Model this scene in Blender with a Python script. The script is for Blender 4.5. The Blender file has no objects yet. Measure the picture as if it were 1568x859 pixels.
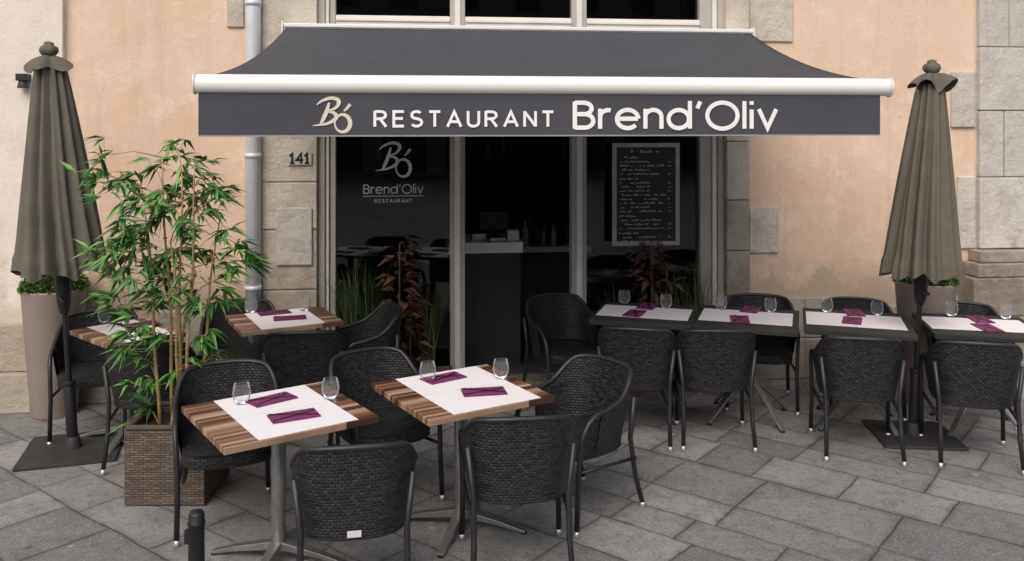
import bpy, math, random
from mathutils import Vector, Matrix
random.seed(7)
FPX=1350.0; CX=784.0; HY=190.0; CH=2.2
TH=math.atan(0.12); O=(0.0,7.35)
ct,st=math.cos(TH),math.sin(TH)
def G(px,py,z=0.0):
    s=(py-HY)/(CH-z); return ((px-CX)/s, FPX/s)
def F(px,py,w=0.0):
    n=(st,-ct); p0=(O[0]+n[0]*w,O[1]+n[1]*w)
    d=((px-CX)/FPX,1.0)
    t=(p0[0]*n[0]+p0[1]*n[1])/(d[0]*n[0]+d[1]*n[1])
    x,y=t*d[0]-O[0],t*d[1]-O[1]
    return (x*ct+y*st, CH+t*(HY-py)/FPX)
# ---------------------------------------------------------------- materials
def nodes(name):
    m=bpy.data.materials.new(name); m.use_nodes=True
    nt=m.node_tree; b=nt.nodes['Principled BSDF']; return m,nt,b
def L(nt,a,b): nt.links.new(a,b)
def noise(nt,vec,scale,detail=6,rough=0.6):
    n=nt.nodes.new('ShaderNodeTexNoise'); n.inputs['Scale'].default_value=scale
    n.inputs['Detail'].default_value=detail; n.inputs['Roughness'].default_value=rough
    L(nt,vec,n.inputs['Vector']); return n.outputs['Fac']
def ramp(nt,fac,stops,interp='LINEAR'):
    r=nt.nodes.new('ShaderNodeValToRGB'); r.color_ramp.interpolation=interp
    e=r.color_ramp.elements
    while len(e)<len(stops): e.new(0.5)
    for i,(p,c) in enumerate(stops):
        e[i].position=p; e[i].color=(c[0],c[1],c[2],1) if hasattr(c,'__len__') else (c,c,c,1)
    L(nt,fac,r.inputs['Fac']); return r.outputs['Color']
def mix(nt,a,b,fac,mode='MIX'):
    m=nt.nodes.new('ShaderNodeMix'); m.data_type='RGBA'; m.blend_type=mode
    for s,v in ((6,a),(7,b)):
        if isinstance(v,bpy.types.NodeSocket): L(nt,v,m.inputs[s])
        else: m.inputs[s].default_value=(v[0],v[1],v[2],1)
    if isinstance(fac,bpy.types.NodeSocket): L(nt,fac,m.inputs[0])
    else: m.inputs[0].default_value=fac
    return m.outputs[2]
def math_(nt,op,a,b=None,c=None):
    n=nt.nodes.new('ShaderNodeMath'); n.operation=op
    for i,v in enumerate((a,b,c)):
        if v is None: continue
        if isinstance(v,bpy.types.NodeSocket): L(nt,v,n.inputs[i])
        else: n.inputs[i].default_value=v
    return n.outputs[0]
def bump(nt,b,h,strength,dist=0.01,prev=None):
    n=nt.nodes.new('ShaderNodeBump'); n.inputs['Strength'].default_value=strength; n.inputs['Distance'].default_value=dist
    L(nt,h,n.inputs['Height'])
    if prev is not None: L(nt,prev,n.inputs['Normal'])
    L(nt,n.outputs[0],b.inputs['Normal']); return n.outputs[0]
def objco(nt):
    return nt.nodes.new('ShaderNodeTexCoord').outputs['Object']
def simple(name,c1,c2=None,rough=0.5,metal=0.0,scale=8,bs=None,bstr=0.2,spec=0.5,bd=0.005):
    m,nt,b=nodes(name); co=objco(nt)
    c2=c2 or tuple(x*0.8 for x in c1)
    f=noise(nt,co,scale)
    L(nt,mix(nt,c1,c2,ramp(nt,f,[(0.3,0.0),(0.7,1.0)])),b.inputs['Base Color'])
    b.inputs['Roughness'].default_value=rough; b.inputs['Metallic'].default_value=metal
    b.inputs['Specular IOR Level'].default_value=spec
    if bs: bump(nt,b,noise(nt,co,bs),bstr,bd)
    return m
def plaster(name,ca,cb,cs,dirt=(0.25,0.19,0.14),blocks=False,grime=1.0,flake=None):
    m,nt,b=nodes(name); co=objco(nt)
    big=noise(nt,co,0.9,8,0.65); mid=noise(nt,co,4,10,0.72); fine=noise(nt,co,60,4,0.6)
    c=mix(nt,ca,cb,ramp(nt,big,[(0.40,0.0),(0.60,1.0)]))
    c=mix(nt,c,cs,ramp(nt,mid,[(0.50,0.0),(0.66,0.9)]))
    mp=nt.nodes.new('ShaderNodeMapping'); mp.inputs['Scale'].default_value=(3.5,3.5,0.35); L(nt,co,mp.inputs['Vector'])
    streak=noise(nt,mp.outputs[0],1.6,8,0.7)
    c=mix(nt,c,dirt,ramp(nt,streak,[(0.53,0.0),(0.82,0.5*grime)]))
    sx=nt.nodes.new('ShaderNodeSeparateXYZ'); L(nt,co,sx.inputs[0])
    ad=math_(nt,'MULTIPLY_ADD',mid,-1.6,sx.outputs['Z'])
    c=mix(nt,c,dirt,ramp(nt,ad,[(-0.3,0.55),(0.3,0.0)]))
    if flake:
        ad2=math_(nt,'MULTIPLY_ADD',noise(nt,co,2.6,10,.7),-1.75,sx.outputs['Z'])
        c=mix(nt,c,flake,ramp(nt,ad2,[(0.0,.6),(0.02,.0)]))
    v=nt.nodes.new('ShaderNodeTexVoronoi'); v.inputs['Scale'].default_value=2.7; L(nt,co,v.inputs['Vector'])
    c=mix(nt,c,dirt,ramp(nt,v.outputs['Distance'],[(0.02,0.6),(0.05,0.0)]))
    n2=noise(nt,co,14,8,0.8)
    c=mix(nt,c,dirt,ramp(nt,n2,[(0.57,0.0),(0.72,0.42*grime)]))
    if blocks:
        g=nt.nodes.new('ShaderNodeNewGeometry')
        c=mix(nt,c,tuple(x*.68 for x in ca),ramp(nt,g.outputs['Random Per Island'],[(0,0.0),(1,0.55)]))
    L(nt,c,b.inputs['Base Color']); b.inputs['Roughness'].default_value=0.92; b.inputs['Specular IOR Level'].default_value=0.2
    p=bump(nt,b,mid,0.8 if blocks else .4,0.06 if blocks else .03); p=bump(nt,b,n2,0.5,0.025 if blocks else .01,p); bump(nt,b,fine,0.4,0.006,p)
    return m
def weave(name,c1,c2,rw=0.02,rh=0.011,rough=0.45,strength=0.8,gap=.15):
    m,nt,b=nodes(name); uv=nt.nodes.new('ShaderNodeTexCoord').outputs['UV']
    br=nt.nodes.new('ShaderNodeTexBrick'); L(nt,uv,br.inputs['Vector'])
    br.inputs['Scale'].default_value=1.0; br.inputs['Brick Width'].default_value=rw; br.inputs['Row Height'].default_value=rh
    br.inputs['Mortar Size'].default_value=rh*0.2; br.inputs['Mortar Smooth'].default_value=1.0; br.offset=0.5
    br.inputs['Color1'].default_value=(*c1,1); br.inputs['Color2'].default_value=(*c2,1); br.inputs['Mortar'].default_value=(c1[0]*gap,c1[1]*gap,c1[2]*gap,1)
    L(nt,br.outputs['Color'],b.inputs['Base Color'])
    iv=math_(nt,'SUBTRACT',1.0,br.outputs['Fac'])
    bump(nt,b,iv,strength,0.006); b.inputs['Roughness'].default_value=rough
    return m
def leafmat(name,cols,rough=0.45):
    m,nt,b=nodes(name); g=nt.nodes.new('ShaderNodeNewGeometry')
    n=len(cols); st_=[(i/(n-1),c) for i,c in enumerate(cols)]
    L(nt,ramp(nt,g.outputs['Random Per Island'],st_),b.inputs['Base Color'])
    b.inputs['Roughness'].default_value=rough
    return m
M={}
M['peach']=plaster('peach_plaster',(0.68,0.49,0.355),(0.73,0.56,0.425),(0.76,0.64,0.525),(0.42,0.32,0.235),grime=.95,flake=(0.42,0.34,0.26))
M['white']=plaster('pale_plaster',(0.78,0.71,0.64),(0.75,0.68,0.605),(0.69,0.615,0.53),(0.45,0.37,0.29),grime=.7)
M['stone']=plaster('pale_stone',(0.65,0.585,0.49),(0.70,0.64,0.555),(0.52,0.45,0.365),(0.30,0.24,0.18),blocks=True,grime=1.2)
M['stonew']=plaster('white_stone',(0.72,0.68,0.615),(0.64,0.60,0.535),(0.52,0.475,0.415),(0.28,0.235,0.19),blocks=True,grime=1.3)
M['stoned']=plaster('weathered_stone',(0.46,0.41,0.345),(0.52,0.465,0.395),(0.30,0.26,0.215),(0.13,0.105,0.085),True,1.6)
M['frame']=simple('painted_frame',(0.44,0.415,0.37),(0.37,0.35,0.31),0.5,scale=5)
M['framew']=simple('pale_painted_frame',(0.74,0.72,0.66),(0.64,0.61,0.56),0.45,scale=5)
M['pipe']=simple('zinc_pipe',(0.68,0.71,0.74),(0.56,0.59,0.62),0.4,scale=3,metal=0.1)
M['black']=simple('black_plastic',(0.012,0.012,0.013),None,0.5)
M['steel']=simple('dark_steel',(0.03,0.03,0.032),(0.05,0.048,0.045),0.6,scale=12,metal=0.2)
M['alu']=simple('aluminium',(0.42,0.42,0.41),(0.3,0.3,0.3),0.42,metal=0.85,scale=20)
M['silver']=simple('foot_cap',(0.6,0.6,0.6),None,0.3,metal=0.6)
M['awn']=simple('slate_fabric',(0.078,0.079,0.090),(0.066,0.067,0.077),0.9,scale=3,bs=350,bstr=0.15,spec=0.12,bd=0.001)
M['hem']=simple('fabric_hem',(0.30,0.30,0.31),None,0.8)
M['ivory']=simple('ivory_lacquer',(0.82,0.82,0.78),(0.78,0.78,0.74),0.35,scale=2)
M['textw']=simple('white_lettering',(0.85,0.85,0.83),(0.8,0.8,0.79),0.7)
M['textc']=simple('cream_lettering',(0.72,0.66,0.55),None,0.7)
M['decal']=simple('frosted_decal',(0.50,0.51,0.50),None,0.7)
M['chalk']=simple('chalk_marks',(0.55,0.55,0.54),(0.30,0.30,0.30),0.9,scale=60)
M['board']=simple('chalkboard_slate',(0.016,0.017,0.018),(0.030,0.030,0.031),0.75,scale=6)
M['greyframe']=simple('grey_wood_frame',(0.40,0.40,0.40),(0.28,0.28,0.28),0.6,scale=15)
M['shelf']=simple('dark_shelf',(0.06,0.058,0.055),None,0.6)
M['bottle']=simple('dark_bottle',(0.05,0.055,0.045),(0.09,0.07,0.05),0.25,scale=3)
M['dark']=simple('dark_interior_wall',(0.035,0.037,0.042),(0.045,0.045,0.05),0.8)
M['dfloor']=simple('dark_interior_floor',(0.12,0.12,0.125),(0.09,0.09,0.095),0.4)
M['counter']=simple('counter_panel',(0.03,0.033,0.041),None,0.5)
M['ctop']=simple('counter_top',(0.90,0.90,0.89),(0.86,0.86,0.86),0.4)
M['rattan']=weave('black_rattan',(0.006,0.006,0.007),(0.034,0.034,0.037),.03,.015,.5,1.0,.1)
M['tube']=simple('black_frame_tube',(0.012,0.012,0.013),(0.02,0.02,0.022),0.45,scale=30)
M['basket']=weave('brown_wicker',(0.17,0.13,0.10),(0.08,0.06,0.048),0.05,0.014,0.6)
M['umb']=simple('taupe_canvas',(0.150,0.136,0.110),(0.115,0.106,0.086),0.9,scale=6,bs=200,bstr=0.2,spec=0.15,bd=0.001)
M['pot']=simple('taupe_pot',(0.33,0.27,0.24),(0.28,0.23,0.205),0.6,scale=4,bs=60,bstr=0.1)
M['soil']=simple('soil',(0.04,0.028,0.02),(0.02,0.015,0.01),0.95,scale=40,bs=50,bstr=1)
M['cane']=simple('bamboo_cane',(0.46,0.30,0.14),(0.28,0.22,0.09),0.5,scale=14)
M['leaf']=leafmat('bamboo_leaves',[(0.020,0.065,0.018),(0.035,0.12,0.025),(0.06,0.185,0.035),(0.10,0.26,0.05),(0.18,0.36,0.09)],0.4)
M['box']=leafmat('boxwood_leaves',[(0.03,0.07,0.012),(0.06,0.13,0.02),(0.10,0.2,0.03)])
M['grassm']=leafmat('grass_blades',[(0.03,0.055,0.02),(0.055,0.09,0.028),(0.10,0.13,0.05)])
M['redleaf']=leafmat('red_leaves',[(0.05,0.02,0.017),(0.10,0.034,0.024),(0.085,0.06,0.028),(0.17,0.058,0.042)])
M['terra']=simple('brown_planter',(0.16,0.09,0.06),(0.10,0.06,0.045),0.7,scale=10)
M['slate']=simple('dark_tabletop',(0.050,0.050,0.047),(0.036,0.036,0.034),0.7,scale=6,spec=0.1)
M['edge']=simple('table_edge',(0.025,0.025,0.025),None,0.6)
M['paper']=simple('white_paper',(0.80,0.775,0.785),(0.77,0.75,0.76),0.85,scale=3)
M['napkin']=simple('purple_napkin',(0.22,0.03,0.14),(0.16,0.022,0.10),0.85,scale=20,bs=100,bstr=0.2)
M['cutlery']=simple('steel_cutlery',(0.02,0.02,0.02),None,0.4,metal=0.1)
M['label']=simple('chair_label',(0.7,0.7,0.7),None,0.5)
M['oppw']=simple('opposite_render',(0.42,0.38,0.33),(0.36,0.32,0.28),0.9,scale=1)
M['oppg']=simple('opposite_glazing',(0.03,0.035,0.04),None,0.2)
def glassmat(name,tint,refl,rough=0.02,painted_sheen=0.0):
    m=bpy.data.materials.new(name); m.use_nodes=True; nt=m.node_tree
    nt.nodes.clear(); out=nt.nodes.new('ShaderNodeOutputMaterial')
    t=nt.nodes.new('ShaderNodeBsdfTransparent'); t.inputs[0].default_value=(*tint,1)
    g=nt.nodes.new('ShaderNodeBsdfGlossy'); g.inputs['Roughness'].default_value=rough; g.inputs[0].default_value=(0.95,0.97,1,1)
    lw=nt.nodes.new('ShaderNodeLayerWeight'); lw.inputs['Blend'].default_value=refl
    mx=nt.nodes.new('ShaderNodeMixShader'); L(nt,lw.outputs['Fresnel'],mx.inputs[0]); L(nt,t.outputs[0],mx.inputs[1]); L(nt,g.outputs[0],mx.inputs[2])
    last=mx.outputs[0]
    if painted_sheen:
        d=nt.nodes.new('ShaderNodeBsdfDiffuse'); d.inputs[0].default_value=(.8,.8,.8,1)  # white diffuse, stronger at grazing angles, paints the glass's pale outlines and highlights
        m2=nt.nodes.new('ShaderNodeMixShader'); lf=math_(nt,'MULTIPLY_ADD',lw.outputs['Facing'],painted_sheen*3,painted_sheen)
        L(nt,lf,m2.inputs[0]); L(nt,last,m2.inputs[1]); L(nt,d.outputs[0],m2.inputs[2]); last=m2.outputs[0]
    L(nt,last,out.inputs[0]); return m
M['glass']=glassmat('window_glass',(0.6,0.63,0.63),0.34)
M['drink']=glassmat('drinking_glass_material',(0.97,0.98,0.985),0.16,.08,.05)
def woodmat():
    m,nt,b=nodes('striped_wood'); co=objco(nt)
    mp=nt.nodes.new('ShaderNodeMapping'); mp.inputs['Scale'].default_value=(1.6,38,1); mp.inputs['Location'].default_value=(0.3,0.2,0); L(nt,co,mp.inputs['Vector'])
    br=nt.nodes.new('ShaderNodeTexBrick'); L(nt,mp.outputs[0],br.inputs['Vector']); br.inputs['Scale'].default_value=1
    br.inputs['Brick Width'].default_value=1.0; br.inputs['Row Height'].default_value=1.0; br.inputs['Mortar Size'].default_value=0.0; br.offset=0.37
    br.inputs['Color1'].default_value=(0,0,0,1); br.inputs['Color2'].default_value=(1,1,1,1)
    c=ramp(nt,br.outputs['Color'],[(0.0,(0.045,0.020,0.013)),(0.35,(0.11,0.047,0.028)),(0.6,(0.20,0.095,0.056)),(0.82,(0.32,0.19,0.125)),(1.0,(0.55,0.43,0.32))])
    mp2=nt.nodes.new('ShaderNodeMapping'); mp2.inputs['Scale'].default_value=(6,120,6); L(nt,co,mp2.inputs['Vector'])
    c=mix(nt,c,(0.05,0.025,0.015),ramp(nt,noise(nt,mp2.outputs[0],1.0),[(0.45,0.0),(0.8,0.6)]))
    L(nt,c,b.inputs['Base Color']); b.inputs['Roughness'].default_value=0.4; return m
M['wood']=woodmat()
def pavemat():
    m,nt,b=nodes('stone_paving'); co=objco(nt)
    mp=nt.nodes.new('ShaderNodeMapping'); mp.inputs['Rotation'].default_value=(0,0,math.radians(38)); mp.inputs['Location'].default_value=(0.2,0.13,0); L(nt,co,mp.inputs['Vector'])
    wob=nt.nodes.new('ShaderNodeTexNoise'); wob.inputs['Scale'].default_value=1.6; L(nt,co,wob.inputs['Vector'])
    wob2=nt.nodes.new('ShaderNodeTexNoise'); wob2.inputs['Scale'].default_value=22; wob2.inputs['Detail'].default_value=4; L(nt,co,wob2.inputs['Vector'])
    vm=nt.nodes.new('ShaderNodeVectorMath'); vm.operation='MULTIPLY_ADD'; L(nt,wob.outputs['Color'],vm.inputs[0]); vm.inputs[1].default_value=(0.06,0.06,0); L(nt,mp.outputs[0],vm.inputs[2])
    vm2=nt.nodes.new('ShaderNodeVectorMath'); vm2.operation='MULTIPLY_ADD'; L(nt,wob2.outputs['Color'],vm2.inputs[0]); vm2.inputs[1].default_value=(0.016,0.016,0); L(nt,vm.outputs[0],vm2.inputs[2])
    sx=nt.nodes.new('ShaderNodeSeparateXYZ'); L(nt,vm2.outputs[0],sx.inputs[0])
    w1=math_(nt,'MULTIPLY',math_(nt,'SINE',math_(nt,'MULTIPLY',sx.outputs['Y'],4.1)),0.085)
    w2=math_(nt,'MULTIPLY',math_(nt,'SINE',math_(nt,'MULTIPLY',sx.outputs['X'],2.3)),0.14)
    cx=nt.nodes.new('ShaderNodeCombineXYZ'); L(nt,math_(nt,'ADD',sx.outputs['X'],w2),cx.inputs[0]); L(nt,math_(nt,'ADD',sx.outputs['Y'],w1),cx.inputs[1])
    def brick(ms,sm):
        br=nt.nodes.new('ShaderNodeTexBrick'); L(nt,cx.outputs[0],br.inputs['Vector']); br.inputs['Scale'].default_value=1
        br.inputs['Brick Width'].default_value=0.58; br.inputs['Row Height'].default_value=0.36; br.inputs['Mortar Size'].default_value=ms; br.inputs['Mortar Smooth'].default_value=sm
        br.offset=0.41; br.offset_frequency=3; br.squash=0.72; br.squash_frequency=3
        br.inputs['Color1'].default_value=(0,0,0,1); br.inputs['Color2'].default_value=(1,1,1,1); br.inputs['Mortar'].default_value=(0.5,0.5,0.5,1)
        return br
    br=brick(.0065,.6); bw=brick(.04,1.0)
    c=ramp(nt,br.outputs['Color'],[(0.0,(0.165,0.164,0.162)),(0.35,(0.225,0.222,0.217)),(0.7,(0.265,0.261,0.253)),(1.0,(0.34,0.334,0.32))])
    big=noise(nt,co,0.8,6,0.6); sp=noise(nt,co,17,10,0.95); fine=noise(nt,co,75,3,0.9); pat=noise(nt,co,3.5,10,.8)
    c=mix(nt,c,(0.155,0.152,0.148),ramp(nt,big,[(0.45,0.0),(0.68,0.55)]))
    c=mix(nt,c,(0.12,0.117,0.112),ramp(nt,pat,[(0.48,0.0),(0.62,0.6)]))
    c=mix(nt,c,(0.045,0.043,0.041),ramp(nt,sp,[(0.51,0.0),(0.61,0.8)]))
    c=mix(nt,c,(0.62,0.61,0.585),ramp(nt,fine,[(0.57,0.0),(0.66,0.8)]))
    c=mix(nt,c,(0.48,0.47,0.455),ramp(nt,sp,[(0.34,0.6),(0.44,0.0)]))
    v=nt.nodes.new('ShaderNodeTexVoronoi'); v.inputs['Scale'].default_value=3.1; L(nt,co,v.inputs['Vector'])
    c=mix(nt,c,(0.48,0.47,0.45),ramp(nt,v.outputs['Distance'],[(0.03,0.6),(0.06,0.0)]))
    v2=nt.nodes.new('ShaderNodeTexVoronoi'); v2.inputs['Scale'].default_value=1.7; L(nt,co,v2.inputs['Vector'])
    c=mix(nt,c,(0.05,0.05,0.048),ramp(nt,v2.outputs['Distance'],[(0.03,0.6),(0.05,0.0)]))
    c=mix(nt,c,(0.11,0.106,0.10),math_(nt,'MULTIPLY',bw.outputs['Fac'],ramp(nt,pat,[(0.4,0.15),(0.62,0.7)])))
    jn=ramp(nt,pat,[(0.35,0.5),(0.6,1.0)])
    c=mix(nt,c,(0.06,0.057,0.052),math_(nt,'MULTIPLY',br.outputs['Fac'],jn))
    L(nt,c,b.inputs['Base Color']); b.inputs['Roughness'].default_value=0.72
    iv=math_(nt,'MULTIPLY',br.outputs['Fac'],-1.0)
    p=bump(nt,b,iv,0.6,0.008); p=bump(nt,b,sp,0.6,0.012,p); bump(nt,b,fine,0.4,0.005,p)
    return m
M['pave']=pavemat()
# ---------------------------------------------------------------- mesh builder
class MB:
    def __init__(s): s.v=[];s.f=[];s.m=[];s.sm=[];s.uv=[];s.mats=[]
    def mi(s,k):
        if k not in s.mats: s.mats.append(k)
        return s.mats.index(k)
    def add(s,vs,fs,k,smooth=False,uvs=None):
        o=len(s.v); s.v+= [tuple(x) for x in vs]; i=s.mi(k)
        for n,f in enumerate(fs):
            s.f.append([o+j for j in f]); s.m.append(i); s.sm.append(smooth)
            s.uv.append([uvs[j] for j in f] if uvs else None)
    def box(s,x0,x1,y0,y1,z0,z1,k):
        vs=[(x0,y0,z0),(x1,y0,z0),(x1,y1,z0),(x0,y1,z0),(x0,y0,z1),(x1,y0,z1),(x1,y1,z1),(x0,y1,z1)]
        fs=[(3,2,1,0),(4,5,6,7),(0,1,5,4),(1,2,6,5),(2,3,7,6),(3,0,4,7)]
        o=len(s.v); s.v+=vs; i=s.mi(k)
        for f in fs:
            s.f.append([o+j for j in f]); s.m.append(i); s.sm.append(False)
            a=[vs[j] for j in f]
            if a[0][2]==a[2][2]: s.uv.append([(p[0],p[1]) for p in a])
            else: s.uv.append([(p[0]+p[1],p[2]) for p in a])
    def tube(s,pts,rad,k,n=10,caps=True,smooth=True):
        pts=[Vector(p) for p in pts]; N=len(pts)
        if not hasattr(rad,'__len__'): rad=[rad]*N
        up=None; vs=[]
        for i,p in enumerate(pts):
            t=(pts[min(i+1,N-1)]-pts[max(i-1,0)])
            if t.length<1e-9: t=Vector((0,0,1))
            t.normalize()
            if up is None:
                a=Vector((0,0,1)) if abs(t.z)<0.9 else Vector((1,0,0)); up=(a-t*a.dot(t)).normalized()
            else: up=(up-t*up.dot(t)).normalized()
            q=t.cross(up)
            for j in range(n):
                c=2*math.pi*j/n; vs.append(p+(up*math.cos(c)+q*math.sin(c))*rad[i])
        fs=[]
        for i in range(N-1):
            for j in range(n):
                a=i*n+j; b_=i*n+(j+1)%n; fs.append((a,b_,b_+n,a+n))
        s.add(vs,fs,k,smooth)
        if caps:
            o=len(s.v)-len(vs); i_=s.mi(k)
            s.f.append([o+j for j in range(n)][::-1]); s.m.append(i_); s.sm.append(False); s.uv.append(None)
            s.f.append([o+(N-1)*n+j for j in range(n)]); s.m.append(i_); s.sm.append(False); s.uv.append(None)
    def lathe(s,prof,k,n=24,c=(0,0,0),fr=None,smooth=True):
        vs=[]
        for i,(r,z) in enumerate(prof):
            for j in range(n):
                a=2*math.pi*j/n; rr=r*(fr(a,i/(len(prof)-1)) if fr else 1)
                vs.append((c[0]+rr*math.cos(a),c[1]+rr*math.sin(a),c[2]+z))
        fs=[]
        for i in range(len(prof)-1):
            for j in range(n):
                a=i*n+j;b_=i*n+(j+1)%n; fs.append((a,b_,b_+n,a+n))
        s.add(vs,fs,k,smooth)
    def leaf(s,b,d,L_,W,k,droop=0.25):
        b=Vector(b); d=Vector(d).normalized()
        r=Vector((random.uniform(-1,1),random.uniform(-1,1),random.uniform(-.4,.4)))
        side=d.cross(Vector((0,0,1))+r*0.8)
        if side.length<1e-3: side=Vector((1,0,0))
        side.normalize(); nrm=side.cross(d).normalized()
        dr=Vector((0,0,-1))
        c=b+d*L_*0.4+dr*L_*droop*0.15; t=b+d*L_+dr*L_*droop
        ml=c+side*W*0.5+nrm*W*0.12; mr=c-side*W*0.5+nrm*W*0.12
        s.add([b,ml,c,mr,t],[(0,2,1),(0,3,2),(1,2,4),(2,3,4)],k,False)
def mk(name,mb,loc=(0,0,0),rot=0.0,parent=None,bevel=0,mesh=None):
    if mesh is None:
        me=bpy.data.meshes.new(name+'_mesh'); me.from_pydata(mb.v,[],mb.f)
        for k in mb.mats: me.materials.append(M[k])
        me.polygons.foreach_set('material_index',mb.m); me.polygons.foreach_set('use_smooth',mb.sm)
        if any(u for u in mb.uv):
            ul=me.uv_layers.new(name='UVMap'); i=0
            for f,u in zip(mb.f,mb.uv):
                for j in range(len(f)):
                    if u: ul.data[i].uv=u[j]
                    i+=1
        me.update()
    else: me=mesh
    ob=bpy.data.objects.new(name,me); bpy.context.scene.collection.objects.link(ob)
    ob.location=loc; ob.rotation_euler=(0,0,rot)
    if parent: ob.parent=parent
    if bevel:
        b=ob.modifiers.new('bevel','BEVEL'); b.width=bevel; b.segments=2; b.limit_method='ANGLE'
    return ob
def empty(name,loc=(0,0,0),rot=0.0,parent=None):
    e=bpy.data.objects.new(name,None); bpy.context.scene.collection.objects.link(e)
    e.location=loc; e.rotation_euler=(0,0,rot); e.empty_display_size=0.2
    if parent: e.parent=parent
    return e
FL=(O[0],O[1],0)
# ---------------------------------------------------------------- ribbons / lettering
def arc(cx,cy,rx,ry,a0,a1,n=18):
    return [(cx+rx*math.cos(math.radians(a0+(a1-a0)*i/n)),cy+ry*math.sin(math.radians(a0+(a1-a0)*i/n))) for i in range(n+1)]
def catmull(p,n=8):
    p=[p[0]]+p+[p[-1]]; out=[]
    for i in range(1,len(p)-2):
        a,b,c,d=p[i-1],p[i],p[i+1],p[i+2]
        for k in range(n):
            t=k/n; out.append(tuple(0.5*((2*b[j])+(-a[j]+c[j])*t+(2*a[j]-5*b[j]+4*c[j]-d[j])*t*t+(-a[j]+3*b[j]-3*c[j]+d[j])*t**3) for j in range(len(b))))
    out.append(p[-2]); return out
cnt=[0]
def ribbon(mb,pts,w,k,y,closed=False):
    P=[Vector((p[0],p[1])) for p in pts]; N=len(P)
    if closed and (P[0]-P[-1]).length<1e-6: P=P[:-1]; N-=1
    W=w if hasattr(w,'__len__') else [w]*N
    cnt[0]+=1; y=y-0.0002*(cnt[0]%7)
    vs=[]
    for i in range(N):
        if closed: a,b=P[i-1],P[(i+1)%N]
        else: a,b=P[max(i-1,0)],P[min(i+1,N-1)]
        d1=(P[i]-a); d2=(b-P[i])
        if d1.length<1e-9: d1=d2
        if d2.length<1e-9: d2=d1
        d1=d1.normalized(); d2=d2.normalized()
        n1=Vector((-d1.y,d1.x)); n2=Vector((-d2.y,d2.x)); n=(n1+n2)
        if n.length<1e-6: n=n1
        n.normalize(); sc=1/max(0.45,n.dot(n1))
        for sg in (1,-1):
            q=P[i]+n*sg*W[i]*0.5*sc; vs.append((q.x,y,q.y))
    fs=[(2*i,2*i+1,2*i+3,2*i+2) for i in range(N-1)]
    if closed: fs.append((2*N-2,2*N-1,1,0))
    mb.add(vs,fs,k)
FONT={
'R':(.58,[([(0,0),(0,1)],0),([(0,.96),(.28,.96)]+arc(.28,.735,.25,.225,90,-90)+[(0,.5)],0),([(.26,.5),(.56,0)],0)]),
'E':(.5,[([(.5,.96),(0,.96),(0,.04),(.5,.04)],0),([(0,.52),(.45,.52)],0)]),
'S':(.54,[(arc(.27,.74,.24,.225,35,270)+arc(.27,.27,.26,.235,90,-150)[1:],0)]),
'T':(.56,[([(0,.96),(.56,.96)],0),([(.28,.96),(.28,0)],0)]),
'A':(.68,[([(0,0),(.34,.96),(.68,0)],0),([(.12,.32),(.56,.32)],0)]),
'U':(.54,[([(0,1),(0,.3)]+arc(.27,.29,.27,.26,180,360)+[(.54,1)],0)]),
'N':(.56,[([(0,0),(0,1)],0),([(0,.96),(.56,.04)],0),([(.56,0),(.56,1)],0)]),
'B':(.56,[([(0,0),(0,1)],0),([(0,.96),(.28,.96)]+arc(.28,.75,.23,.21,90,-90)+[(0,.54)],0),([(.25,.54),(.3,.54)]+arc(.3,.29,.26,.25,90,-90)+[(0,.04)],0)]),
'r':(.3,[([(0,0),(0,.74)],0),(arc(.26,.42,.26,.27,180,75),0)]),
'e':(.68,[([(.02,.37),(.66,.37)],0),(arc(.34,.36,.33,.34,2,318,28),0)]),
'n':(.5,[([(0,0),(0,.74)],0),(arc(.25,.44,.25,.26,180,0)+[(.5,0)],0)]),
'd':(.68,[(arc(.33,.36,.32,.34,0,360,32),1),([(.68,0),(.68,1.04)],0)]),
"'":(.12,[([(.12,1.02),(.02,.76)],0)]),
'O':(.98,[(arc(.49,.49,.48,.49,0,360,40),1)]),
'l':(.02,[([(0,0),(0,1.04)],0)]),
'i':(.02,[([(0,0),(0,.72)],0),([(0,.9),(0,1.04)],0)]),
'v':(.56,[([(0,.74),(.28,.02),(.56,.74)],0)]),
}
def text(mb,s,x0,x1,z0,z1,lw,k,y,gap):
    adv=[FONT[c][0] for c in s]; tot=sum(adv)+gap*(len(s)-1); H=z1-z0; sx=(x1-x0)/tot; x=x0
    for c,a in zip(s,adv):
        for pts,cl in FONT[c][1]:
            ribbon(mb,[(x+p[0]*sx,z0+p[1]*H) for p in pts],lw,k,y,bool(cl))
        x+=(a+gap)*sx
def logo(mb,x0,x1,z0,z1,k,y,lw):
    W=x1-x0;H=z1-z0
    def st_(pts,ws,cl=False):
        q=catmull([(a,b,c) for (a,b),c in zip(pts,ws)])
        ribbon(mb,[(x0+p[0]*W,z0+p[1]*H) for p in q],[max(.25,p[2])*lw for p in q],k,y,cl)
    st_([(.42,.86),(.36,.62),(.27,.38),(.20,.22)],[.8,1.5,1.4,.6])
    st_([(.12,.80),(.22,.90),(.42,.99),(.60,.97),(.66,.86),(.56,.70),(.30,.60)],[.4,.9,1.2,1.4,1.5,1.0,.4])
    st_([(.34,.60),(.52,.58),(.60,.46),(.50,.33),(.30,.24),(.02,.20)],[.5,1.1,1.6,1.3,.9,.3])
    ribbon(mb,[(x0+p[0]*W,z0+p[1]*H) for p in arc(.75,.27,.19,.25,0,360,30)],[lw*(1.1+.5*math.cos(2*math.pi*i/30)) for i in range(30)],k,y,True)
    st_([(.78,.62),(.86,.70),(.94,.82)],[.5,1.0,1.3])
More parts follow.
